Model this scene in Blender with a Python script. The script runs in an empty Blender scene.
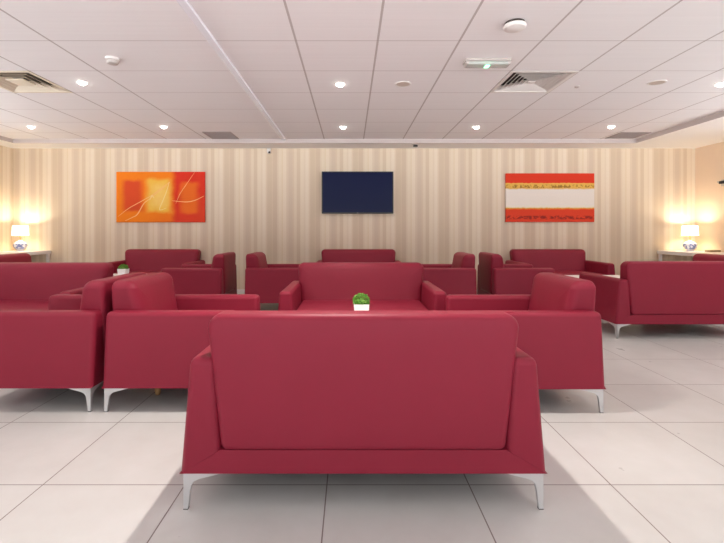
import bpy, bmesh, math, random
from mathutils import Vector, Matrix
random.seed(7)
S = bpy.context.scene
COL = S.collection
PI = math.pi

# ------------------------------------------------------------------ helpers
def lin(r, g, b):
    def f(c):
        c /= 255.0
        return c / 12.92 if c <= 0.04045 else ((c + 0.055) / 1.055) ** 2.4
    return (f(r), f(g), f(b), 1.0)

def obj(name, bm, mat, parent=None, smooth=True, wn=True, loc=None):
    me = bpy.data.meshes.new(name)
    bmesh.ops.recalc_face_normals(bm, faces=bm.faces[:])
    bm.to_mesh(me); bm.free()
    mats = mat if isinstance(mat, (list, tuple)) else [mat]
    for m in mats:
        me.materials.append(m)
    if smooth:
        for p in me.polygons:
            p.use_smooth = True
    o = bpy.data.objects.new(name, me)
    COL.objects.link(o)
    if smooth and wn:
        me.set_sharp_from_angle(angle=math.radians(38))
        md = o.modifiers.new('weighted', 'WEIGHTED_NORMAL')
        md.weight = 90; md.keep_sharp = True
    if parent: o.parent = parent
    if loc: o.location = loc
    return o

def thing(name, label, cat, loc=(0, 0, 0), rotz=0.0, group=None):
    o = bpy.data.objects.new(name, None)
    COL.objects.link(o)
    o.empty_display_size = 0.1
    o.location = loc; o.rotation_euler = (0, 0, rotz)
    o['label'] = label; o['category'] = cat
    if group: o['group'] = group
    return o

def tag(o, label, cat, group=None):
    o['label'] = label; o['category'] = cat
    if group: o['group'] = group
    return o

def struct(name, bm, mat, smooth=False):
    o = obj(name, bm, mat, None, smooth, False)
    o['kind'] = 'structure'
    return o

def dup(root, loc, rotz, label=None, group=None, scale=None):
    r = root.copy(); COL.objects.link(r)
    r.location = loc; r.rotation_euler = (0, 0, rotz)
    if label: r['label'] = label
    if group: r['group'] = group
    if scale: r.scale = scale
    for ch in list(root.children):
        c = ch.copy(); COL.objects.link(c); c.parent = r
        for g in ch.children:
            d = g.copy(); COL.objects.link(d); d.parent = c
    return r

def add_hex(bm, v):
    """v: 8 corners, 0-3 bottom loop (ccw), 4-7 the top loop above them."""
    vs = [bm.verts.new(p) for p in v]
    for f in ((3, 2, 1, 0), (4, 5, 6, 7), (0, 1, 5, 4), (1, 2, 6, 5), (2, 3, 7, 6), (3, 0, 4, 7)):
        bm.faces.new([vs[i] for i in f])
    return vs

def add_box(bm, x0, x1, y0, y1, z0, z1):
    return add_hex(bm, [(x0, y0, z0), (x1, y0, z0), (x1, y1, z0), (x0, y1, z0),
                        (x0, y0, z1), (x1, y0, z1), (x1, y1, z1), (x0, y1, z1)])

def bev(bm, pred, r, seg=3):
    es = [e for e in bm.edges if pred(e.verts[0].co, e.verts[1].co)]
    if es:
        bmesh.ops.bevel(bm, geom=es, offset=r, segments=seg, profile=0.5, affect='EDGES', clamp_overlap=True)

def rbox(x0, x1, y0, y1, z0, z1, r, seg=3):
    bm = bmesh.new()
    add_box(bm, x0, x1, y0, y1, z0, z1)
    if r > 0: bev(bm, lambda a, b: True, r, seg)
    return bm

def add_lathe(bm, prof, n=32, cap0=True, cap1=True, c=(0, 0, 0), mi=0):
    rings = []
    for r, z in prof:
        rings.append([bm.verts.new((c[0] + r * math.cos(2 * PI * k / n), c[1] + r * math.sin(2 * PI * k / n), c[2] + z)) for k in range(n)])
    for a, b in zip(rings, rings[1:]):
        for k in range(n):
            f = bm.faces.new((a[k], a[(k + 1) % n], b[(k + 1) % n], b[k])); f.material_index = mi
    if cap0: bm.faces.new(rings[0][::-1])
    if cap1: bm.faces.new(rings[-1])

def lathe(prof, n=32, cap0=True, cap1=True):
    bm = bmesh.new(); add_lathe(bm, prof, n, cap0, cap1); return bm

# ------------------------------------------------------------------ materials
class NT:
    def __init__(self, name):
        self.m = bpy.data.materials.new(name); self.m.use_nodes = True
        self.t = self.m.node_tree
        self.b = self.t.nodes['Principled BSDF']
    def n(self, k, **kw):
        x = self.t.nodes.new(k)
        for a, v in kw.items(): setattr(x, a, v)
        return x
    def link(self, a, b): self.t.links.new(a, b)
    def put(self, sock, v):
        if hasattr(v, 'is_linked') or isinstance(v, bpy.types.NodeSocket): self.link(v, sock)
        else: sock.default_value = v
    def math(self, op, a, b=None, c=None, clamp=False):
        x = self.n('ShaderNodeMath', operation=op); x.use_clamp = clamp
        self.put(x.inputs[0], a)
        if b is not None: self.put(x.inputs[1], b)
        if c is not None: self.put(x.inputs[2], c)
        return x.outputs[0]
    def coord(self):
        c = self.n('ShaderNodeTexCoord'); s = self.n('ShaderNodeSeparateXYZ')
        self.link(c.outputs['Object'], s.inputs[0])
        return c.outputs['Object'], s.outputs[0], s.outputs[1], s.outputs[2]
    def smooth(self, v, a, b):
        x = self.n('ShaderNodeMapRange', interpolation_type='SMOOTHSTEP')
        self.put(x.inputs['Value'], v); x.inputs['From Min'].default_value = a; x.inputs['From Max'].default_value = b
        return x.outputs[0]
    def box(self, u, v, u0, u1, v0, v1, s):
        return self.math('MULTIPLY', self.math('MULTIPLY', self.smooth(u, u0 - s, u0 + s), self.smooth(u, u1 + s, u1 - s)),
                         self.math('MULTIPLY', self.smooth(v, v0 - s, v0 + s), self.smooth(v, v1 + s, v1 - s)))
    def mix(self, f, a, b):
        x = self.n('ShaderNodeMix', data_type='RGBA')
        self.put(x.inputs[0], f); self.put(x.inputs[6], a); self.put(x.inputs[7], b)
        return x.outputs[2]
    def noise(self, vec, scale, detail=3, rough=0.5):
        x = self.n('ShaderNodeTexNoise'); self.put(x.inputs['Vector'], vec)
        x.inputs['Scale'].default_value = scale; x.inputs['Detail'].default_value = detail; x.inputs['Roughness'].default_value = rough
        return x.outputs['Fac']
    def ramp(self, f, stops, mode='LINEAR'):
        x = self.n('ShaderNodeValToRGB'); self.put(x.inputs[0], f); r = x.color_ramp; r.interpolation = mode
        while len(r.elements) < len(stops): r.elements.new(0.5)
        for e, (p, c) in zip(r.elements, stops): e.position = p; e.color = c
        return x.outputs[0]
    def bump(self, h, strength, dist):
        x = self.n('ShaderNodeBump'); x.inputs['Strength'].default_value = strength; x.inputs['Distance'].default_value = dist
        self.link(h, x.inputs['Height']); self.link(x.outputs[0], self.b.inputs['Normal'])
    def set(self, **kw):
        for k, v in kw.items():
            self.put(self.b.inputs[k.replace('_', ' ')], v)
        return self.m

def plain(name, col, rough=0.5, metal=0.0, noise=0.0, spec=0.5):
    t = NT(name)
    if noise:
        v, x, y, z = t.coord()
        f = t.noise(v, 14, 3)
        d = tuple(c * (1 - noise) for c in col[:3]) + (1,)
        t.set(Base_Color=t.mix(f, d, col))
    else:
        t.set(Base_Color=col)
    t.b.inputs['Roughness'].default_value = rough; t.b.inputs['Metallic'].default_value = metal
    t.b.inputs['Specular IOR Level'].default_value = spec
    return t.m

def emit(name, col, strength, base=None):
    t = NT(name)
    t.set(Base_Color=base or col, Emission_Color=col, Emission_Strength=strength, Roughness=0.6)
    return t.m

def mat_leather():
    t = NT('red_leatherette')
    v, x, y, z = t.coord()
    f = t.noise(v, 5, 4)
    c = t.mix(f, LEATHER_A, LEATHER_B)
    t.set(Base_Color=c, Roughness=0.47)
    t.b.inputs['Specular IOR Level'].default_value = 0.24
    h = t.math('ADD', t.math('MULTIPLY', t.noise(v, 260, 2), 0.35), t.math('MULTIPLY', t.noise(v, 9, 2), 1.6))
    t.bump(h, 0.16, 0.006)
    return t.m
LEATHER_A = (0.242, 0.0145, 0.034, 1); LEATHER_B = (0.270, 0.017, 0.039, 1)

def mat_wallpaper(name, axis):
    t = NT(name)
    v, x, y, z = t.coord()
    u = x if axis == 'x' else y
    fr = t.math('FRACT', t.math('MULTIPLY', t.math('ADD', u, 20.0), 1 / 0.71))
    cols = [(229, 214, 191), (225, 209, 185), (231, 217, 196), (222, 204, 180), (213, 194, 168), (217, 198, 173), (211, 191, 166), (222, 205, 182),
            (228, 213, 190), (224, 207, 178), (230, 215, 193), (220, 202, 179), (214, 195, 172), (218, 199, 174), (225, 209, 186), (215, 196, 170)]
    ws = [7, 3, 6, 3, 9, 2, 8, 3, 6, 2, 7, 4, 8, 3, 5, 7]
    tot = sum(ws); p = 0; st = []
    for c, w in zip(cols, ws):
        st.append((p / tot, lin(*c))); p += w
    c = t.ramp(fr, st, 'CONSTANT')
    n = t.noise(v, 30, 2)
    c2 = t.mix(t.math('MULTIPLY', n, 0.10), c, lin(190, 165, 140))
    t.set(Base_Color=c2, Roughness=0.62)
    t.b.inputs['Specular IOR Level'].default_value = 0.25
    return t.m

GX0, GXP = 0.203, 0.61      # ceiling grid
GY0, GYP = 3.24, 0.613
def mat_ceiling():
    t = NT('mineral_ceiling_tile')
    v, x, y, z = t.coord()
    def line(u, o, p, w):
        f = t.math('FRACT', t.math('ADD', t.math('DIVIDE', t.math('SUBTRACT', u, o), p), 50.5))
        return t.math('LESS_THAN', t.math('ABSOLUTE', t.math('SUBTRACT', f, 0.5)), w / p / 2)
    lx = line(x, GX0, GXP, 0.016)
    skip = t.math('MULTIPLY', t.math('GREATER_THAN', x, -1.75), t.math('LESS_THAN', x, -1.5))
    lx = t.math('MULTIPLY', lx, t.math('SUBTRACT', 1.0, skip))
    ly = line(y, GY0, GYP, 0.012)
    n = t.noise(v, 60, 3)
    st = t.n('ShaderNodeMapping'); t.link(v, st.inputs[0]); st.inputs['Scale'].default_value = (0.6, 26, 1)
    band = t.noise(st.outputs[0], 1.5, 2)
    base = t.mix(band, lin(236, 234, 234), lin(243, 241, 241))
    base = t.mix(t.math('MULTIPLY', ly, 0.38), base, lin(150, 135, 130))
    base = t.mix(t.math('MULTIPLY', lx, 0.6), base, lin(150, 135, 128))
    t.set(Base_Color=base, Roughness=0.8)
    t.b.inputs['Specular IOR Level'].default_value = 0.2
    t.bump(n, 0.08, 0.003)
    return t.m

def mat_floor():
    t = NT('polished_porcelain_tile')
    v, x, y, z = t.coord()
    def cell(u, o, p): return t.math('ADD', t.math('DIVIDE', t.math('SUBTRACT', u, o), p), 50.0)
    cx, cy = cell(x, -0.100, 0.602), cell(y, 1.844, 0.598)
    def line(c, w):
        f = t.math('FRACT', t.math('ADD', c, 0.5))
        return t.math('LESS_THAN', t.math('ABSOLUTE', t.math('SUBTRACT', f, 0.5)), w)
    l = t.math('MAXIMUM', line(cx, 0.0042), line(cy, 0.0042))
    comb = t.n('ShaderNodeCombineXYZ'); t.link(t.math('FLOOR', cx), comb.inputs[0]); t.link(t.math('FLOOR', cy), comb.inputs[1])
    wn = t.n('ShaderNodeTexWhiteNoise'); t.link(comb.outputs[0], wn.inputs[0])
    n = t.noise(v, 2.2, 5, 0.6)
    base = t.ramp(n, [(0.3, lin(198, 194, 190)), (0.5, lin(205, 202, 198)), (0.72, lin(212, 209, 206))])
    base = t.mix(t.math('MULTIPLY', wn.outputs[0], 0.22), base, lin(190, 186, 182))
    c = t.mix(t.math('MULTIPLY', l, 0.85), base, lin(105, 85, 78))
    t.set(Base_Color=c, Roughness=t.math('ADD', 0.24, t.math('MULTIPLY', t.noise(v, 6, 3), 0.12)))
    t.b.inputs['Specular IOR Level'].default_value = 0.5
    return t.m

M_leather = mat_leather()
M_chrome = plain('satin_chrome', (0.66, 0.66, 0.66, 1), 0.42, 0.6)
M_undershade = plain('black_undershade', lin(26, 24, 24), 0.9, spec=.1)  # black for the added panel that darkens below the seats
M_rubber = plain('black_rubber', lin(30, 28, 28), 0.7)
M_wood = plain('beech_wood', lin(196, 150, 98), 0.5, 0, 0.2)
M_white = plain('white_laminate', lin(238, 234, 230), 0.3)
M_whitepaint = plain('white_paint', lin(240, 237, 234), 0.6, 0, 0.02)
M_plastic = plain('white_plastic', lin(228, 224, 220), 0.45)
M_greyplastic = plain('grey_plastic', lin(186, 178, 172), 0.5)
M_black = plain('black_plastic', lin(22, 21, 24), 0.4)
M_dark = plain('dark_void', lin(60, 50, 46), 0.8)
M_ceramic = plain('white_ceramic', lin(240, 238, 236), 0.22)
M_soil = plain('dark_soil', lin(58, 40, 28), 0.9, 0, 0.4)
M_peach = plain('peach_paint', lin(232, 208, 182), 0.7, 0, 0.03)
M_wall_x = mat_wallpaper('striped_wallpaper', 'x')
M_wall_y = mat_wallpaper('striped_wallpaper_side', 'y')
M_ceil = mat_ceiling()
M_floor = mat_floor()
M_grille = plain('grey_grille', lin(158, 146, 143), 0.6)
M_louvre = plain('cream_louvre', lin(226, 221, 216), 0.5)
M_lens = emit('lit_lens', (1.0, 0.95, 0.88, 1), 30)

# ------------------------------------------------------------------ room
XL, XR, YB, YF = -5.58, 5.70, 7.19, -3.6
TXL, TXR, TYB = -5.23, 4.43, 6.74
HC, HM = 2.49, 2.428
bm = bmesh.new(); add_box(bm, XL - .2, XR + .2, YF, YB + .2, -0.12, 0.0); struct('floor', bm, M_floor)
bm = bmesh.new(); add_box(bm, XL - .2, XR + .2, YB, YB + .15, 0, 2.75); struct('wall_back', bm, M_wall_x)
# side walls: each has unseen window openings, added to light the ceiling
WY0, WY1, WZ0, WZ1 = -3.2, 5.4, 0.95, 2.33
for nm, x0, x1, mt in (('wall_left', XL - .15, XL, M_wall_y), ('wall_right', XR, XR + .15, M_peach)):
    bm = bmesh.new()
    add_box(bm, x0, x1, WY1, YB, 0, 2.75); add_box(bm, x0, x1, YF, WY0, 0, 2.75)
    add_box(bm, x0, x1, WY0, WY1, 0, WZ0); add_box(bm, x0, x1, WY0, WY1, WZ1, 2.75)
    struct(nm, bm, mt)
for nm, xc in (('added_window_1', XL - .06), ('added_window_2', XR + .06)):
    bm = bmesh.new()
    add_box(bm, xc - .03, xc + .03, WY0, WY1, WZ0, WZ0 + .05); add_box(bm, xc - .03, xc + .03, WY0, WY1, WZ1 - .05, WZ1)
    for k in range(7):
        y = WY0 + .025 + (WY1 - WY0 - .05) * k / 6
        add_box(bm, xc - .028, xc + .028, y - .025, y + .025, WZ0 + .05, WZ1 - .05)
    struct(nm, bm, M_whitepaint)
# ceiling tray: tiles with openings where the air diffusers sit
def gx(k): return GX0 + GXP * k
def gy(k): return GY0 + GYP * k
holes = [(2, 1), (-6, 1)]
xs = [TXL] + [gx(k) for k in range(-8, 7) if TXL + .01 < gx(k) < TXR - .01] + [TXR]
ys = [YF] + [gy(k) for k in range(-11, 6) if YF + .01 < gy(k) < TYB - .01] + [TYB]
bm = bmesh.new()
for a, b in zip(xs, xs[1:]):
    for c, d in zip(ys, ys[1:]):
        hole = False
        for hx, hy in holes:
            if abs(a - gx(hx)) < .02 and abs(c - gy(hy)) < .02: hole = True
        if not hole:
            bm.faces.new([bm.verts.new(p) for p in ((a, c, HC), (a, d, HC), (b, d, HC), (b, c, HC))])
bmesh.ops.remove_doubles(bm, verts=bm.verts[:], dist=1e-4)
ret = bmesh.ops.extrude_face_region(bm, geom=bm.faces[:])
bmesh.ops.translate(bm, verts=[e for e in ret['geom'] if isinstance(e, bmesh.types.BMVert)], vec=(0, 0, 0.02))
struct('ceiling', bm, M_ceil)
bm = bmesh.new(); add_box(bm, XL - .2, XR + .2, YF, YB + .2, 2.62, 2.75); struct('ceiling_slab', bm, M_whitepaint)
bm = bmesh.new(); add_box(bm, TXL, XR, TYB, YB, HM, 2.62); struct('trim_1', bm, M_whitepaint)
bm = bmesh.new(); add_box(bm, TXR, XR, YF, TYB, HM, 2.62); struct('trim_2', bm, M_whitepaint)
bm = bmesh.new(); add_box(bm, XL, TXL, YF, YB, HM, 2.62); struct('trim_3', bm, M_whitepaint)
M_upstand_shade = plain('shaded_upstand', lin(196, 186, 181), .7)  # darker copy of the white paint, shade put into the inward fascia faces
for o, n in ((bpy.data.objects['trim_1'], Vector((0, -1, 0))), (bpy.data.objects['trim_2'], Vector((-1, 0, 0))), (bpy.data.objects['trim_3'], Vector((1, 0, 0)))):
    o.data.materials.append(M_upstand_shade)
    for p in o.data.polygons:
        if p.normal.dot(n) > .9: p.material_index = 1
# raised cover strip running along the ceiling
struct('trim_4', rbox(-1.055, -1.0, YF, TYB - .002, HC - .022, HC + .001, 0.004, 2), plain('gloss_white_strip', lin(240, 243, 250), 0.25))
for nm, args in (('baseboard_back', (XL, XR, YB - .014, YB, 0, .10)), ('baseboard_left', (XL, XL + .014, YF, YB - .014, 0, .10)), ('baseboard_right', (XR - .014, XR, YF, YB - .014, 0, .10))):
    struct(nm, rbox(*args, 0.004, 2), M_whitepaint)

# ------------------------------------------------------------------ seating
D = 0.78; ZB = 0.144; ZA = 0.588; ZT = 0.766
def leg_bm(sx, sy, W2):
    """corner bracket with two curved flanges; (sx, sy) says which corner"""
    prof = [(0, 0), (0.017, 0), (0.019, 0.02), (0.0255, 0.072), (0.031, 0.096), (0.042, 0.110), (0.062, 0.119), (0.10, 0.128), (0.136, 0.137), (0.136, ZB), (0, ZB)]
    bm = bmesh.new()
    cx = sx * (W2 - 0.012); cy = 0.012 if sy < 0 else D - 0.012
    for ax in (0, 1):
        a, b = [], []
        for u, z in prof:
            for lst, w in ((a, 0.0), (b, 0.017)):
                if ax == 0: p = (cx - sx * u, cy - sy * w, z)
                else: p = (cx - sx * w, cy - sy * u, z)
                lst.append(bm.verts.new(p))
        n = len(prof)
        bm.faces.new(a); bm.faces.new(b[::-1])
        for k in range(n):
            bm.faces.new((a[k], b[k], b[(k + 1) % n], a[(k + 1) % n]))
    return bm

def cushion_block(wb, wt, z0, z1, yr, yfb, yft, rr=.028, rf=.058, rt=.055, rb=.032):
    """trapezoid block standing in xz: rear face at y=yr, raked front from yfb (bottom) to yft (top)"""
    def outline(inset, crown):
        pts = []
        def hw(z): return wb + (wt - wb) * (z - z0) / (z1 - z0) - inset
        zt, zb = z1 - inset, z0 + inset
        for sx, top in ((1, True), (-1, True), (-1, False), (1, False)):
            R = max((rt if top else rb) - inset, .004)
            zc = zt - R if top else zb + R
            xc = sx * (hw(zc) - R)
            a0 = {(1, True): 0, (-1, True): 90, (-1, False): 180, (1, False): 270}[(sx, top)]
            for k in range(7):
                a = math.radians(a0 + 15 * k)
                pts.append((xc + R * math.cos(a), zc + R * math.sin(a)))
        # extra points along the long edges keep the crown smooth
        return pts
    lev = []
    for a in range(0, 7):                      # rear rounding
        t = math.radians(15 * a)
        lev.append((rr * (1 - math.sin(t)), 'r', rr * (1 - math.cos(t))))
    lev2 = []
    for a in range(0, 7):
        t = math.radians(15 * a)
        lev2.append((rf * (1 - math.cos(t)), 'f', rf * (1 - math.sin(t))))
    seq = [(.10, 'r', -.004), (.055, 'r', -.002)] + lev + lev2 + [(.085, 'f', -.003), (.13, 'f', -.006)]
    bm = bmesh.new(); rings = []
    for inset, side, dy in seq:
        ring = []
        for x, z in outline(inset, 0):
            yf = yfb + (yft - yfb) * (z - z0) / (z1 - z0)
            y = yr + dy if side == 'r' else yf - dy
            ring.append(bm.verts.new((x, y, z)))
        rings.append(ring)
    n = len(rings[0])
    for A, B in zip(rings, rings[1:]):
        for k in range(n):
            bm.faces.new((A[k], A[(k + 1) % n], B[(k + 1) % n], B[k]))
    bm.faces.new(rings[0][::-1]); bm.faces.new(rings[-1])
    return bm

def make_seat(name, label, cat, W):
    root = thing(name, label, cat)
    w = W / 2
    bi = w - 0.158                      # inner bottom of the arms
    # base: the mitred lower band
    bm = bmesh.new()
    add_hex(bm, [(-w, 0, ZB), (w, 0, ZB), (w, D, ZB), (-w, D, ZB), (-bi, 0, .236), (bi, 0, .236), (bi, D, .236), (-bi, D, .236)])
    bev(bm, lambda a, b: abs(a.z - b.z) > .01 or (abs(a.y - b.y) < .01 and a.z < .2), 0.003, 3)
    obj('base', bm, M_leather, root)
    obj('shade_panel', rbox(-w + .02, w - .02, .02, D - .02, ZB - .006, ZB + .002, 0), M_undershade, root, smooth=False)  # added black sheet, deepens the shade under the seat
    for s in (-1, 1):
        bm = bmesh.new()
        o_b, o_t, i_t, i_b = s * w, s * (w - .036), s * (w - .137), s * (bi - .0)
        add_hex(bm, [(o_b, 0, ZB), (o_b, D, ZB), (i_b, D, .236), (i_b, 0, .236), (o_t, 0.0, ZA), (o_t, D, ZA), (i_t, D, ZA), (i_t, 0, ZA)])
        bev(bm, lambda a, b: a.z > .5 and b.z > .5 or (abs(a.z - b.z) > .3), 0.030, 4)
        bmesh.ops.recalc_face_normals(bm, faces=bm.faces[:])
        obj('arm', bm, M_leather, root)
    # back cushion: a tapered soft block, wider at the top, with its rear face showing
    bm = cushion_block(bi - .002, bi + .058, .234, ZT, -.008, .25, .135)
    obj('backrest', bm, M_leather, root)
    bm = rbox(-bi - .004, bi + .004, .18, D - .004, .238, .428, 0.03, 4)
    obj('seat_cushion', bm, M_leather, root)
    for sx in (-1, 1):
        for sy in (-1, 1):
            lg = obj('leg', leg_bm(sx, sy, w), M_chrome, root, smooth=False)
            f = bmesh.new()
            cx = sx * (w - 0.012 - .0085); cy = .0205 if sy < 0 else D - .0205
            add_box(f, cx - .0088, cx + .0088, cy - .0088, cy + .0088, 0, .003)
            obj('foot_pad', f, M_rubber, lg, smooth=False)
    return root

SW, AW = 1.415, 0.83
L_c = 'red leather two-seat sofa'
sofa = make_seat('sofa', 'large red sofa in the foreground, its back to the camera', 'sofa', SW)
arm = make_seat('armchair', 'red armchair left of the foreground sofa, facing right', 'armchair', AW)
# canonical: rear at y=0, faces +y, centred on x.  rotz turns it; put(rear point)
def put(root, rear, face, first=False, label=None, group=None, scale=None):
    ang = {'N': 0, 'S': PI, 'E': -PI / 2, 'W': PI / 2}[face]
    if first:
        root.location = (rear[0], rear[1], 0); root.rotation_euler = (0, 0, ang)
        if group: root['group'] = group
        return root
    return dup(root, (rear[0], rear[1], 0), ang, label, group, scale)
GS, GA = 'red two-seat sofas of the lounge', 'red armchairs of the lounge'
put(sofa, (0.050, 1.668), 'N', True, group=GS)
put(sofa, (0.100, 4.255), 'S', label='red sofa facing the camera, behind the small green potted plant', group=GS)
put(sofa, (-2.90, 4.24), 'S', label='red sofa at the left edge facing the camera, its seat and right arm showing', group=GS)
put(sofa, (3.345, 4.32), 'N', label='red sofa on the right, its back to the camera, cut by the right edge', group=GS)
put(sofa, (0.130, 7.13), 'S', label='red sofa against the back wall under the black television', group=GS)
put(sofa, (-3.06, 7.165), 'S', label='red sofa against the back wall under the orange and yellow painting', group=GS)
put(sofa, (3.215, 7.165), 'S', label='red sofa against the back wall under the red and white striped painting', group=GS)
put(arm, (-1.474, 2.985), 'E', True, group=GA)
put(arm, (1.505, 2.97), 'W', label='red armchair right of the foreground sofa, facing left', group=GA)
put(arm, (-1.532, 2.985), 'W', label='red armchair at the left edge, facing left, back to back with another', group=GA, scale=(1, .955, 1))
put(arm, (-1.362, 5.975), 'E', label='red armchair facing right, left of the sofa under the television', group=GA)
put(arm, (1.622, 5.965), 'W', label='red armchair facing left, right of the sofa under the television', group=GA)
put(arm, (-1.655, 5.955), 'W', label='red armchair facing left, right of the sofa under the orange painting', group=GA)
put(arm, (-4.50, 5.66), 'E', label='red armchair at far left below the corner lamp, only its backrest top showing', group=GA)
put(arm, (1.845, 5.955), 'E', label='red armchair facing right, left of the sofa under the red-and-white striped painting', group=GA)
put(arm, (4.75, 5.58), 'W', label='red armchair at the right edge, only its backrest top showing above the right sofa', group=GA)
next(c for c in sofa.children if c.name == 'backrest').scale = (1, 1, .987)
# wooden support foot seen under the left armchair
bm = lathe([(0.014, 0), (0.018, .02), (.030, ZB)], 16)
obj('support_foot', bm, M_wood, arm, loc=(0.13, 0.21, 0))
arm.children[-1]['label'] = 'tan wooden support foot'

# ------------------------------------------------------------------ tables and plants
def make_table():
    t = thing('coffee_table', 'white coffee table behind the foreground sofa, under the small green plant', 'table')
    obj('tabletop', rbox(-.43, .43, -.28, .28, .425, .47, .006, 2), M_white, t)
    for sx in (-1, 1):
        for sy in (-1, 1):
            obj('leg', rbox(sx * .40 - .022, sx * .40 + .022, sy * .25 - .022, sy * .25 + .022, 0, .425, .004, 2), M_white, t)
    return t
tb = make_table(); tb.location = (0.07, 2.89, 0); tb['group'] = 'white coffee tables'
dup(tb, (-3.0, 5.80, 0), 0, 'white coffee table in front of the sofa under the orange painting', 'white coffee tables')
dup(tb, (3.19, 5.62, 0), 0, 'white coffee table in front of the sofa under the striped painting', 'white coffee tables')

t = NT('boxwood_leaf'); v, x, y, z = t.coord()
t.set(Base_Color=t.ramp(t.noise(v, 55, 3), [(0.3, lin(60, 110, 36)), (0.5, lin(104, 164, 58)), (0.72, lin(160, 200, 100))]), Roughness=0.5)
M_leaf = t.m
def make_plant():
    p = thing('potted_plant', 'small green topiary plant in a white square pot behind the foreground sofa', 'plant')
    bm = bmesh.new()
    a, b = .046, .052
    add_hex(bm, [(-a, -a, 0), (a, -a, 0), (a, a, 0), (-a, a, 0), (-b, -b, .105), (b, -b, .105), (b, b, .105), (-b, b, .105)])
    top = max(bm.faces, key=lambda f: f.calc_center_median().z)
    r = bmesh.ops.inset_region(bm, faces=[top], thickness=.006)
    bmesh.ops.translate(bm, verts=top.verts[:], vec=(0, 0, -.02))
    obj('pot', bm, M_ceramic, p, smooth=False)
    obj('soil', rbox(-.0445, .0445, -.0445, .0445, .083, .094, .003, 1), M_soil, p)
    bm = bmesh.new()
    N = 520
    for i in range(N):
        zz = 1 - 1.55 * (i + .5) / N
        ph = i * 2.39996
        rr = math.sqrt(1 - zz * zz)
        d = Vector((rr * math.cos(ph), rr * math.sin(ph), zz))
        k = random.uniform(.80, 1.05)
        c = Vector((d.x * .050 * k, d.y * .050 * k, .120 + d.z * .047 * k))
        up = (d + Vector((random.uniform(-.7, .7), random.uniform(-.7, .7), random.uniform(-.2, .8)))).normalized()
        side = up.cross(Vector((random.uniform(-1, 1), random.uniform(-1, 1), random.uniform(-1, 1)))).normalized()
        L = random.uniform(.010, .016); Wd = L * .36
        nn = up.cross(side) * .002
        v = [bm.verts.new(q) for q in (c, c + up * L * .5 + side * Wd + nn, c + up * L, c + up * L * .5 - side * Wd + nn)]
        bm.faces.new(v)
    ico = bmesh.ops.create_icosphere(bm, subdivisions=2, radius=1, matrix=Matrix.Translation((0, 0, .114)) @ Matrix.Diagonal((.040, .040, .028, 1)))
    obj('foliage', bm, M_leaf, p, smooth=False)
    return p
pl = make_plant(); pl.location = (0.075, 3.0, .47); pl['group'] = 'potted plants on the coffee tables'
dup(pl, (-3.06, 5.86, .47), 0, 'small white square pot with a low green plant on the table at left', 'potted plants on the coffee tables', (1.05, 1.05, .86))

# ------------------------------------------------------------------ pictures and television
def canvas_bm(w, h, d):
    bm = bmesh.new(); add_box(bm, -w / 2, w / 2, 0, d, -h / 2, h / 2)
    bev(bm, lambda a, b: True, .004, 2)
    return bm
def ribbon(bm, pts, wd, y, mi):
    P = []
    for i in range(len(pts) - 1):
        p0 = pts[max(i - 1, 0)]; p1 = pts[i]; p2 = pts[i + 1]; p3 = pts[min(i + 2, len(pts) - 1)]
        for k in range(8):
            s = k / 8
            P.append(tuple(0.5 * (2 * p1[j] + (p2[j] - p0[j]) * s + (2 * p0[j] - 5 * p1[j] + 4 * p2[j] - p3[j]) * s * s + (3 * p1[j] - p0[j] - 3 * p2[j] + p3[j]) * s ** 3) for j in (0, 1)))
    P.append(pts[-1])
    L = []
    for i, p in enumerate(P):
        q = P[min(i + 1, len(P) - 1)]; o = P[max(i - 1, 0)]
        dx, dz = q[0] - o[0], q[1] - o[1]; l = math.hypot(dx, dz) or 1
        w = .62 * wd * (0.35 + 0.65 * math.sin(PI * min(max(i / (len(P) - 1), .05), .95)))
        L.append((bm.verts.new((p[0] - dz / l * w, y, p[1] + dx / l * w)), bm.verts.new((p[0] + dz / l * w, y, p[1] - dx / l * w))))
    for a, b in zip(L, L[1:]):
        f = bm.faces.new((a[0], a[1], b[1], b[0])); f.material_index = mi

W1, H1 = 1.455, 0.83
t = NT('orange_abstract_paint'); v, x, y, z = t.coord()
wob = t.math('MULTIPLY', t.math('SUBTRACT', t.noise(v, 5, 4), 0.5), 0.12)
u = t.math('ADD', t.math('ADD', t.math('DIVIDE', x, W1), 0.5), t.math('MULTIPLY', wob, .6))
w = t.math('ADD', t.math('SUBTRACT', 0.5, t.math('DIVIDE', z, H1)), wob)
c = t.mix(t.smooth(u, .60, .69), lin(244, 134, 24), lin(216, 44, 32))
c = t.mix(t.math('MULTIPLY', t.smooth(t.math('ADD', u, w), 1.2, 1.9), .6), c, lin(224, 72, 44))
c = t.mix(t.math('MULTIPLY', t.box(u, w, .08, .29, .17, .78, .05), .85), c, lin(214, 58, 40))
c = t.mix(t.math('MULTIPLY', t.box(u, w, .35, .61, .14, .80, .05), .9), c, lin(244, 204, 84))
c = t.mix(t.math('MULTIPLY', t.box(u, w, .41, .57, .25, .70, .08), .5), c, lin(252, 226, 140))
c = t.mix(t.math('MULTIPLY', t.box(u, w, .73, .92, .20, .82, .05), .85), c, lin(236, 118, 34))
c = t.mix(t.math('MULTIPLY', t.noise(v, 18, 4), .22), c, lin(224, 96, 40))
t.set(Base_Color=c, Roughness=0.6); t.b.inputs['Specular IOR Level'].default_value = .15; M_art1 = t.m
M_stroke = plain('pale_paint_stroke', lin(250, 190, 120), 0.5)
M_stroke2 = plain('yellow_paint_stroke', lin(248, 222, 150), 0.5)
bm = canvas_bm(W1, H1, .035)
def cv(px, py): return ((px - 105) / 527 * W1 - W1 / 2, H1 / 2 - (py - 73) / 300 * H1)
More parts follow.
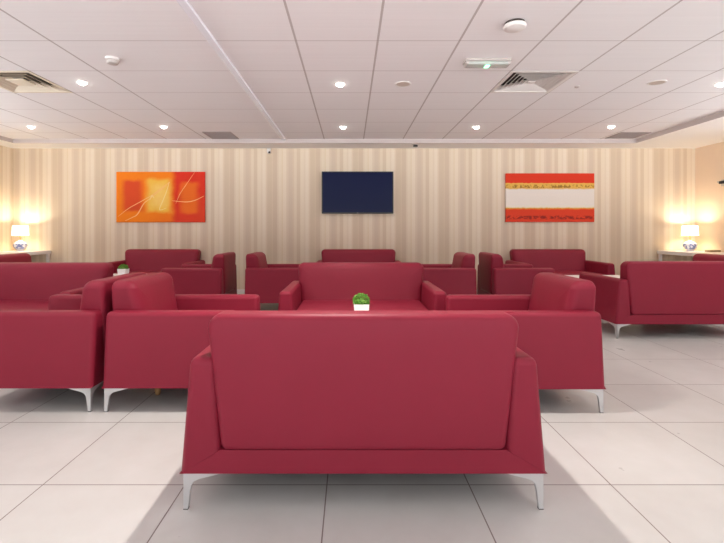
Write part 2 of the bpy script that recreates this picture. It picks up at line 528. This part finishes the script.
for pts, wd, mi in (
        ([(118, 338), (150, 312), (190, 284), (270, 240), (330, 203), (420, 135)], .0085, 1),
        ([(158, 365), (200, 345), (232, 325), (270, 262), (310, 230), (418, 142)], .012, 1),
        ([(422, 132), (405, 190), (385, 240), (364, 298), (405, 288)], .010, 2),
        ([(331, 230), (318, 215), (306, 240)], .012, 2),
        ([(630, 216), (575, 242), (520, 252), (440, 245)], .010, 1),
        ([(572, 76), (525, 145), (485, 205), (460, 262)], .006, 1)):
    ribbon(bm, [cv(*p) for p in pts], wd, -.0015, mi)
o = obj('painting', bm, [M_art1, M_stroke, M_stroke2], loc=(-3.125, YB - .038, 1.622), smooth=False)
tag(o, 'abstract painting of orange, red and yellow patches with pale streaks on the striped wall', 'painting')

W2, H2 = 1.455, 0.80
t = NT('striped_abstract_paint'); v, x, y, z = t.coord()
mp = t.n('ShaderNodeMapping'); t.link(v, mp.inputs[0]); mp.inputs['Scale'].default_value = (1, 1, 1)
edge = t.math('MULTIPLY', t.math('SUBTRACT', t.noise(v, 12, 6, .75), .5), .06)
w0 = t.math('SUBTRACT', 0.5, t.math('DIVIDE', z, H2))
w = t.math('ADD', w0, edge)
RED, RED2 = lin(220, 54, 28), lin(224, 66, 38)
c = t.ramp(w, [(0, RED), (.195, RED), (.205, lin(232, 186, 84)), (.31, lin(226, 178, 84)), (.335, lin(234, 226, 216)), (.68, lin(238, 230, 218)), (.705, lin(234, 220, 180)), (.715, lin(232, 176, 70)), (.735, lin(228, 120, 40)), (.745, RED2), (1, RED2)])
blot = t.math('GREATER_THAN', t.noise(v, 15, 5, .75), .52)
c = t.mix(t.math('MULTIPLY', t.math('MULTIPLY', blot, t.box(w0, w0, .235, .30, .2, .34, .012)), .75), c, lin(128, 84, 30))
st = t.n('ShaderNodeMapping'); t.link(v, st.inputs[0]); st.inputs['Scale'].default_value = (1, 1, 1.6)
blot2 = t.smooth(t.noise(st.outputs[0], 13, 5, .75), .44, .54)
c = t.mix(t.math('MULTIPLY', t.math('MULTIPLY', blot2, t.box(w, w, .875, .94, .8, .99, .018)), .8), c, lin(112, 24, 28))
c = t.mix(t.math('MULTIPLY', t.noise(v, 40, 3), .10), c, lin(150, 110, 90))
t.set(Base_Color=c, Roughness=0.6); t.b.inputs['Specular IOR Level'].default_value = .15; M_art2 = t.m
o = obj('painting', canvas_bm(W2, H2, .035), M_art2, loc=(3.283, YB - .038, 1.612), smooth=False)
tag(o, 'abstract painting of red, gold and off-white horizontal bands on the striped wall', 'painting')

tv = thing('television', 'black flat-screen television on the striped back wall', 'television', (0.116, YB - .002, 1.693))
obj('housing', rbox(-.587, .587, -.075, -.035, -.345, .345, .006, 2), M_black, tv)
t = NT('screen_glass'); t.set(Base_Color=lin(22, 29, 64), Roughness=0.22); t.b.inputs['Specular IOR Level'].default_value = .10
obj('screen', rbox(-.569, .569, -.0765, -.074, -.322, .329, .0005, 1), t.m, tv, smooth=False)
obj('wall_bracket', rbox(-.2, .2, -.036, .0, -.15, .15, .004, 1), M_black, tv)
obj('status_light', rbox(-.012, .012, -.0772, -.0755, -.338, -.332, .0003, 1), M_greyplastic, tv)

# ------------------------------------------------------------------ consoles and lamps
def make_console(w, d):
    c = thing('console_table', 'white console table along the left wall under a lit lamp', 'console table', group='white corner console tables')
    obj('tabletop', rbox(-w / 2, w / 2, -d / 2, d / 2, .69, .742, .004, 2), M_white, c)
    for sx in (-1, 1):
        for sy in (-1, 1):
            cx, cy = sx * (w / 2 - .035), sy * (d / 2 - .03)
            obj('leg', rbox(cx - .02, cx + .02, cy - .02, cy + .02, 0, .69, .003, 1), M_white, c)
    return c
CW, CD = .63, 1.40
con = make_console(CW, CD); con.location = (XL + .016 + CW / 2, YB - .016 - CD / 2, 0)
dup(con, (XR - .016 - CW / 2, YB - .016 - CD / 2, 0), 0, 'white console table along the right wall under a lit lamp', 'white corner console tables')

t = NT('blue_white_porcelain'); v, x, y, z = t.coord()
band = t.box(z, z, .035, .125, .03, .13, .012)
pat = t.smooth(t.noise(v, 26, 3), .46, .54)
t.set(Base_Color=t.mix(t.math('MULTIPLY', t.math('MULTIPLY', pat, band), .8), lin(226, 228, 238), lin(84, 104, 178)), Roughness=.15)
M_porc = t.m
t = NT('lit_lamp_shade'); t.set(Base_Color=lin(250, 240, 215), Emission_Color=(1.0, .88, .66, 1), Emission_Strength=2.6, Roughness=.8)
M_shade = t.m
M_brass = plain('dull_brass', lin(190, 165, 110), .35, .8)
M_bulb = emit('lit_bulb', (1, .82, .55, 1), 12)
def make_lamp():
    l = thing('table_lamp', 'lit table lamp with blue and white bowl base in the far left corner', 'lamp', group='lit table lamps')
    obj('base', lathe([(.050, 0), (.053, .012), (.048, .02), (.064, .035), (.087, .065), (.095, .095), (.087, .122), (.062, .145), (.031, .158), (.024, .166), (.024, .18)], 40), M_porc, l)
    obj('neck', lathe([(.011, .18), (.011, .255), (.016, .258), (.016, .28), (.008, .282)], 20), M_brass, l)
    obj('bulb', lathe([(.012, .282), (.026, .305), (.030, .325), (.024, .345), (.008, .355)], 20), M_bulb, l)
    obj('lamp_shade', lathe([(.113, .248), (.104, .408), (.101, .408), (.110, .248)], 48, False, False), M_shade, l)
    bm = bmesh.new()
    for k in range(3):
        a = 2 * PI * k / 3
        p0 = Vector((.015 * math.cos(a), .015 * math.sin(a), .27)); p1 = Vector((.1105 * math.cos(a), .1105 * math.sin(a), .257))
        d = Vector((-math.sin(a), math.cos(a), 0)) * .0025
        add_hex(bm, [p0 - d, p0 + d, p1 + d, p1 - d] + [q + Vector((0, 0, .004)) for q in (p0 - d, p0 + d, p1 + d, p1 - d)])
    obj('shade_spider', bm, M_brass, l, smooth=False)
    return l
def lamp_light(root):
    ld = bpy.data.lights.new('lamp_glow', 'POINT'); ld.energy = LAMP_W; ld.color = (1.0, .89, .70); ld.shadow_soft_size = .045
    lo = bpy.data.objects.new('lamp_glow', ld); COL.objects.link(lo); lo.parent = root; lo.location = (0, 0, .345)
LAMP_W = 21
lp = make_lamp(); lp.location = (-5.29, 6.97, .742)
lp2 = dup(lp, (5.44, 6.97, .742), .7, 'lit table lamp with blue and white bowl base in the far right corner', 'lit table lamps')
# the bulb of each lamp gives light around itself, so the light source takes the bulb's place
for r in (lp, lp2):
    lamp_light(r)
    for ch in r.children:
        if ch.name.startswith('bulb'): ch.visible_shadow = True
o = obj('small_box', rbox(-.085, .085, -.05, .05, 0, .03, .003, 2), plain('tan_card', lin(150, 128, 96), .6, 0, .15), loc=(5.61 - .03, 6.70, .742))
tag(o, 'small flat tan box on the console table beside the right lamp', 'box')

# ------------------------------------------------------------------ ceiling fittings
def make_downlight():
    d = thing('downlight', 'x', 'ceiling light')
    obj('trim_ring', lathe([(.039, .002), (.044, -.006), (.048, -.004), (.050, .001)], 32, False, False), M_plastic, d)
    obj('lens', lathe([(.040, .001), (.038, -.008), (.029, -.018), (.018, -.025), (.004, -.028)], 32, True, True), M_lens, d)
    return d
GD = 'lit recessed ceiling downlights'
spots = [(-4.35, 5.93, 'lit downlight at the far left of the ceiling, nearest the left corner lamp'),
         (-2.545, 5.93, 'lit downlight in the far row, above the orange painting'),
         (-0.10, 5.95, 'lit downlight in the far row, above the television'),
         (1.72, 5.95, 'lit downlight in the far row, between the television and the striped painting'),
         (3.555, 5.93, 'lit downlight in the far row, above the striped painting'),
         (-2.56, 4.15, 'lit downlight beside the square vent on the left side of the ceiling'),
         (-0.10, 4.20, 'lit downlight in the middle of the ceiling, nearer row'),
         (3.575, 4.20, 'lit downlight at the right edge of the ceiling, nearer row'),
         (-2.56, 2.40, 'lit downlight above the left armchairs, overhead row'), (-0.10, 2.40, 'lit downlight above the foreground sofa'),
         (1.72, 2.40, 'lit downlight above the right armchair'), (3.575, 2.40, 'lit downlight over the open floor at right'),
         (-2.56, .60, 'lit downlight over the near floor at left'), (1.72, .60, 'lit downlight over the near floor at right')]
SPOT_W = 36
dl = None
for x, y, lab in spots:
    if dl is None:
        dl = make_downlight(); d = dl; d.location = (x, y, HC)
    else:
        d = dup(dl, (x, y, HC), 0)
    d['label'] = lab; d['group'] = GD
for d in [o for o in COL.objects if o.name.startswith('downlight')]:
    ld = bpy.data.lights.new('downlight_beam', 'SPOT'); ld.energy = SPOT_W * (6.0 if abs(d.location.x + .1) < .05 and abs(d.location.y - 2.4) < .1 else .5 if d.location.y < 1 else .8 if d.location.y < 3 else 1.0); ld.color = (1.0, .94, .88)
    ld.spot_size = math.radians(118); ld.spot_blend = 1.0; ld.shadow_soft_size = .035
    lo = bpy.data.objects.new('downlight_beam', ld); COL.objects.link(lo); lo.parent = d; lo.location = (0, 0, -.036)

def flat_disc(name, loc, r, h, mat, lab, cat, group=None):
    o = obj(name, lathe([(r, 0), (r, -h * .6), (r * .93, -h), (r * .3, -h * 1.05)], 40), mat, loc=loc)
    return tag(o, lab, cat, group)
def speaker(loc, lab):
    s = thing('ceiling_speaker', lab, 'speaker', loc, group='round ceiling speakers')
    obj('trim_ring', lathe([(.062, -.001), (.074, -.007), (.080, -.004), (.082, .0)], 40, False, False), M_plastic, s)
    obj('grille', lathe([(.002, -.004), (.063, -.004), (.063, 0)], 40), plain('speaker_mesh', lin(206, 192, 180), .6), s)
    return s
sp = speaker((.507, 4.20, HC), 'round flat ceiling speaker beside the middle downlight')
dup(sp, (2.93, 4.16, HC), 0, 'round flat ceiling speaker right of the louvred vent', 'round ceiling speakers')

sd = thing('smoke_detector', 'small white smoke detector on the ceiling above the left downlight', 'smoke detector', (-1.955, 3.575, HC))
obj('base', lathe([(.055, 0), (.055, -.016), (.048, -.018)], 32), M_plastic, sd)
obj('sensor_head', lathe([(.046, -.018), (.046, -.03), (.040, -.044), (.024, -.050), (.006, -.051)], 32), M_greyplastic, sd)
sg = thing('motion_sensor', 'large round white sensor with dark rim near the top of the ceiling', 'sensor', (1.118, 2.96, HC))
obj('mounting_ring', lathe([(.064, 0), (.064, -.018), (.05, -.02)], 40), M_dark, sg)
obj('cover', lathe([(.074, -.018), (.076, -.026), (.068, -.040), (.045, -.048), (.01, -.050)], 40), M_plastic, sg)

em = thing('emergency_light', 'oblong emergency light with a glowing green lamp on the ceiling', 'emergency light', (1.135, 3.62, HC + .002))
obj('housing', rbox(-.19, .19, -.055, .055, -.022, 0, .006, 2), M_greyplastic, em)
t = NT('clear_diffuser'); t.set(Base_Color=lin(215, 220, 214), Roughness=.25); t.b.inputs['Transmission Weight'].default_value = .35
obj('diffuser', rbox(-.18, .18, -.048, .048, -.05, -.02, .012, 3), t.m, em)
obj('green_lamp', rbox(-.018, .018, -.030, .030, -.0545, -.046, .004, 2), emit('green_glow', (.25, 1.0, .55, 1), 4.0), em)
o = em.children[-1]; o['label'] = 'glowing green lamp'
for cx in (-.17, .17):
    obj('end_cap', rbox(cx - .016, cx + .016, -.05, .05, -.048, -.018, .01, 2), M_greyplastic, em)

def diffuser(loc, n, lab, mat, pitch):
    d = thing('air_vent', lab, 'air vent', loc)
    h = .302
    bm = bmesh.new()
    for (x0, x1, y0, y1) in ((-h, h, -h, -h + .03), (-h, h, h - .03, h), (-h, -h + .03, -h + .03, h - .03), (h - .03, h, -h + .03, h - .03)):
        add_box(bm, x0, x1, y0, y1, -.004, .012)
    obj('frame', bm, mat, d, smooth=False)
    bm = bmesh.new(); add_box(bm, -h, h, -h, h, .075, .08); obj('duct_plate', bm, M_dark, d, smooth=False)
    a = h - .03
    for i in range(n):
        ao = a - i * pitch; ai = max(ao - pitch * 1.05, .01)
        bm = bmesh.new(); th = .003
        q = lambda r, z: [bm.verts.new((sx * r, sy * r, z)) for sx, sy in ((-1, -1), (1, -1), (1, 1), (-1, 1))]
        A, B, C2, D2 = q(ao, .0), q(ai, .045), q(ai - th, .045), q(ao - th * 2, 0)
        for k in range(4):
            k2 = (k + 1) % 4
            for P, Q in ((A, B), (B, C2), (C2, D2), (D2, A)):
                bm.faces.new((P[k], P[k2], Q[k2], Q[k]))
        obj('louvre', bm, mat, d, smooth=False)
    r = a - n * pitch
    if r > .02:
        obj('centre_plate', rbox(-r, r, -r, r, -.002, .01, .003, 1), mat, d)
    return d
diffuser((gx(2.5), gy(1.5), HC), 6, 'square louvred air vent on the right side of the ceiling', M_louvre, .040)
diffuser((gx(-5.5), gy(1.5), HC), 3, 'square cream air vent at the left edge of the ceiling', plain('warm_cream', lin(226, 216, 196), .45), .062)

def grille(x0, x1, y0, y1, lab):
    g = thing('return_grille', lab, 'air grille', ((x0 + x1) / 2, (y0 + y1) / 2, HC), group='flat grey ceiling grilles')
    w, h = (x1 - x0) / 2, (y1 - y0) / 2
    bm = bmesh.new()
    for (a, b, c, e) in ((-w, w, -h, -h + .02), (-w, w, h - .02, h), (-w, -w + .02, -h + .02, h - .02), (w - .02, w, -h + .02, h - .02)):
        add_box(bm, a, b, c, e, -.008, 0)
    obj('frame', bm, M_grille, g, smooth=False)
    bm = bmesh.new()
    add_box(bm, -w + .02, w - .02, -h + .02, h - .02, -.002, 0)
    n = 22
    for k in range(n):
        y = -h + .03 + (2 * h - .06) * k / (n - 1)
        add_box(bm, -w + .02, w - .02, y - .004, y + .004, -.007, -.002)
    obj('slats', bm, M_grille, g, smooth=False)
grille(-2.13, -1.72, 6.24, 6.71, 'flat grey ceiling grille near the back wall, above the orange painting')
grille(3.90, 4.33, 6.26, 6.67, 'flat grey ceiling grille near the back wall, in the right ceiling corner')

o = obj('ceiling_sensor', lathe([(.022, 0), (.022, -.01), (.012, -.016)], 24), M_greyplastic, loc=(2.22, 4.265, HC))
tag(o, 'tiny round sensor on the ceiling right of the louvred vent', 'sensor')
o = obj('ceiling_sensor', rbox(-.034, .034, -.02, .02, -.03, 0, .005, 2), M_black, loc=(1.03, 6.90, HM))
tag(o, 'tiny black sensor under the ceiling edge right of the television', 'sensor')
cm = thing('security_camera', 'small dome camera high on the back wall left of the television', 'camera', (-1.345, YB, 2.385))
obj('mount', rbox(-.03, .03, -.05, 0, -.03, .035, .006, 2), M_plastic, cm)
bm = bmesh.new(); bmesh.ops.create_uvsphere(bm, u_segments=20, v_segments=12, radius=.030, matrix=Matrix.Translation((.012, -.062, -.03)))
obj('dome', bm, M_plastic, cm)
bm = bmesh.new(); bmesh.ops.create_uvsphere(bm, u_segments=20, v_segments=12, radius=.018, matrix=Matrix.Translation((.018, -.080, -.034)))
obj('lens', bm, M_black, cm)
wl = thing('wall_camera', 'dark bracketed camera on the peach right wall at the picture edge', 'camera', (XR, 6.63, 1.80))
obj('mount', rbox(-.02, 0, -.045, .045, -.05, .05, .005, 2), M_greyplastic, wl)
bm = bmesh.new(); add_hex(bm, [(-.02, -.012, -.012), (-.02, .012, -.012), (-.10, .012, .0), (-.10, -.012, .0), (-.02, -.012, .012), (-.02, .012, .012), (-.10, .012, .024), (-.10, -.012, .024)])
obj('bracket', bm, M_greyplastic, wl, smooth=False)
obj('body', rbox(-.095, -.045, -.09, .0, -.02, .025, .010, 2), M_black, wl)

# ------------------------------------------------------------------ light, camera
GROUND_FILL, SKY = 6.1, 0.72
w = bpy.data.worlds.new('daylight'); S.world = w; w.use_nodes = True
nt = w.node_tree; bg = nt.nodes['Background']
tc = nt.nodes.new('ShaderNodeTexCoord'); sx = nt.nodes.new('ShaderNodeSeparateXYZ'); nt.links.new(tc.outputs['Generated'], sx.inputs[0])
mr = nt.nodes.new('ShaderNodeMapRange'); mr.inputs['From Min'].default_value = -.02; mr.inputs['From Max'].default_value = .02
nt.links.new(sx.outputs[2], mr.inputs['Value'])
mx = nt.nodes.new('ShaderNodeMix'); mx.data_type = 'RGBA'
nt.links.new(mr.outputs[0], mx.inputs[0])
mx.inputs[6].default_value = tuple(GROUND_FILL * c for c in (.945, .965, 1.0)) + (1,)     # lower half of the world, made bright to lift the ceiling
mx.inputs[7].default_value = tuple(SKY * c for c in (.86, .90, 1.0)) + (1,)        # overcast sky
nt.links.new(mx.outputs[2], bg.inputs[0])

cam = bpy.data.cameras.new('camera'); co = bpy.data.objects.new('camera', cam); COL.objects.link(co)
co.location = (0, 0, 1.08); co.rotation_euler = (PI / 2, 0, 0)
cam.sensor_width = 36; cam.lens = 435 / 724 * 36; cam.shift_x = 11.5 / 724; cam.shift_y = -41.5 / 724
cam.clip_start = .05
S.camera = co
S.view_settings.view_transform = 'Standard'; S.view_settings.look = 'None'
S.view_settings.gamma = 1; S.view_settings.exposure = -0.05; S.view_settings.use_curve_mapping = False
S.cycles.max_bounces = 12; S.cycles.diffuse_bounces = 6
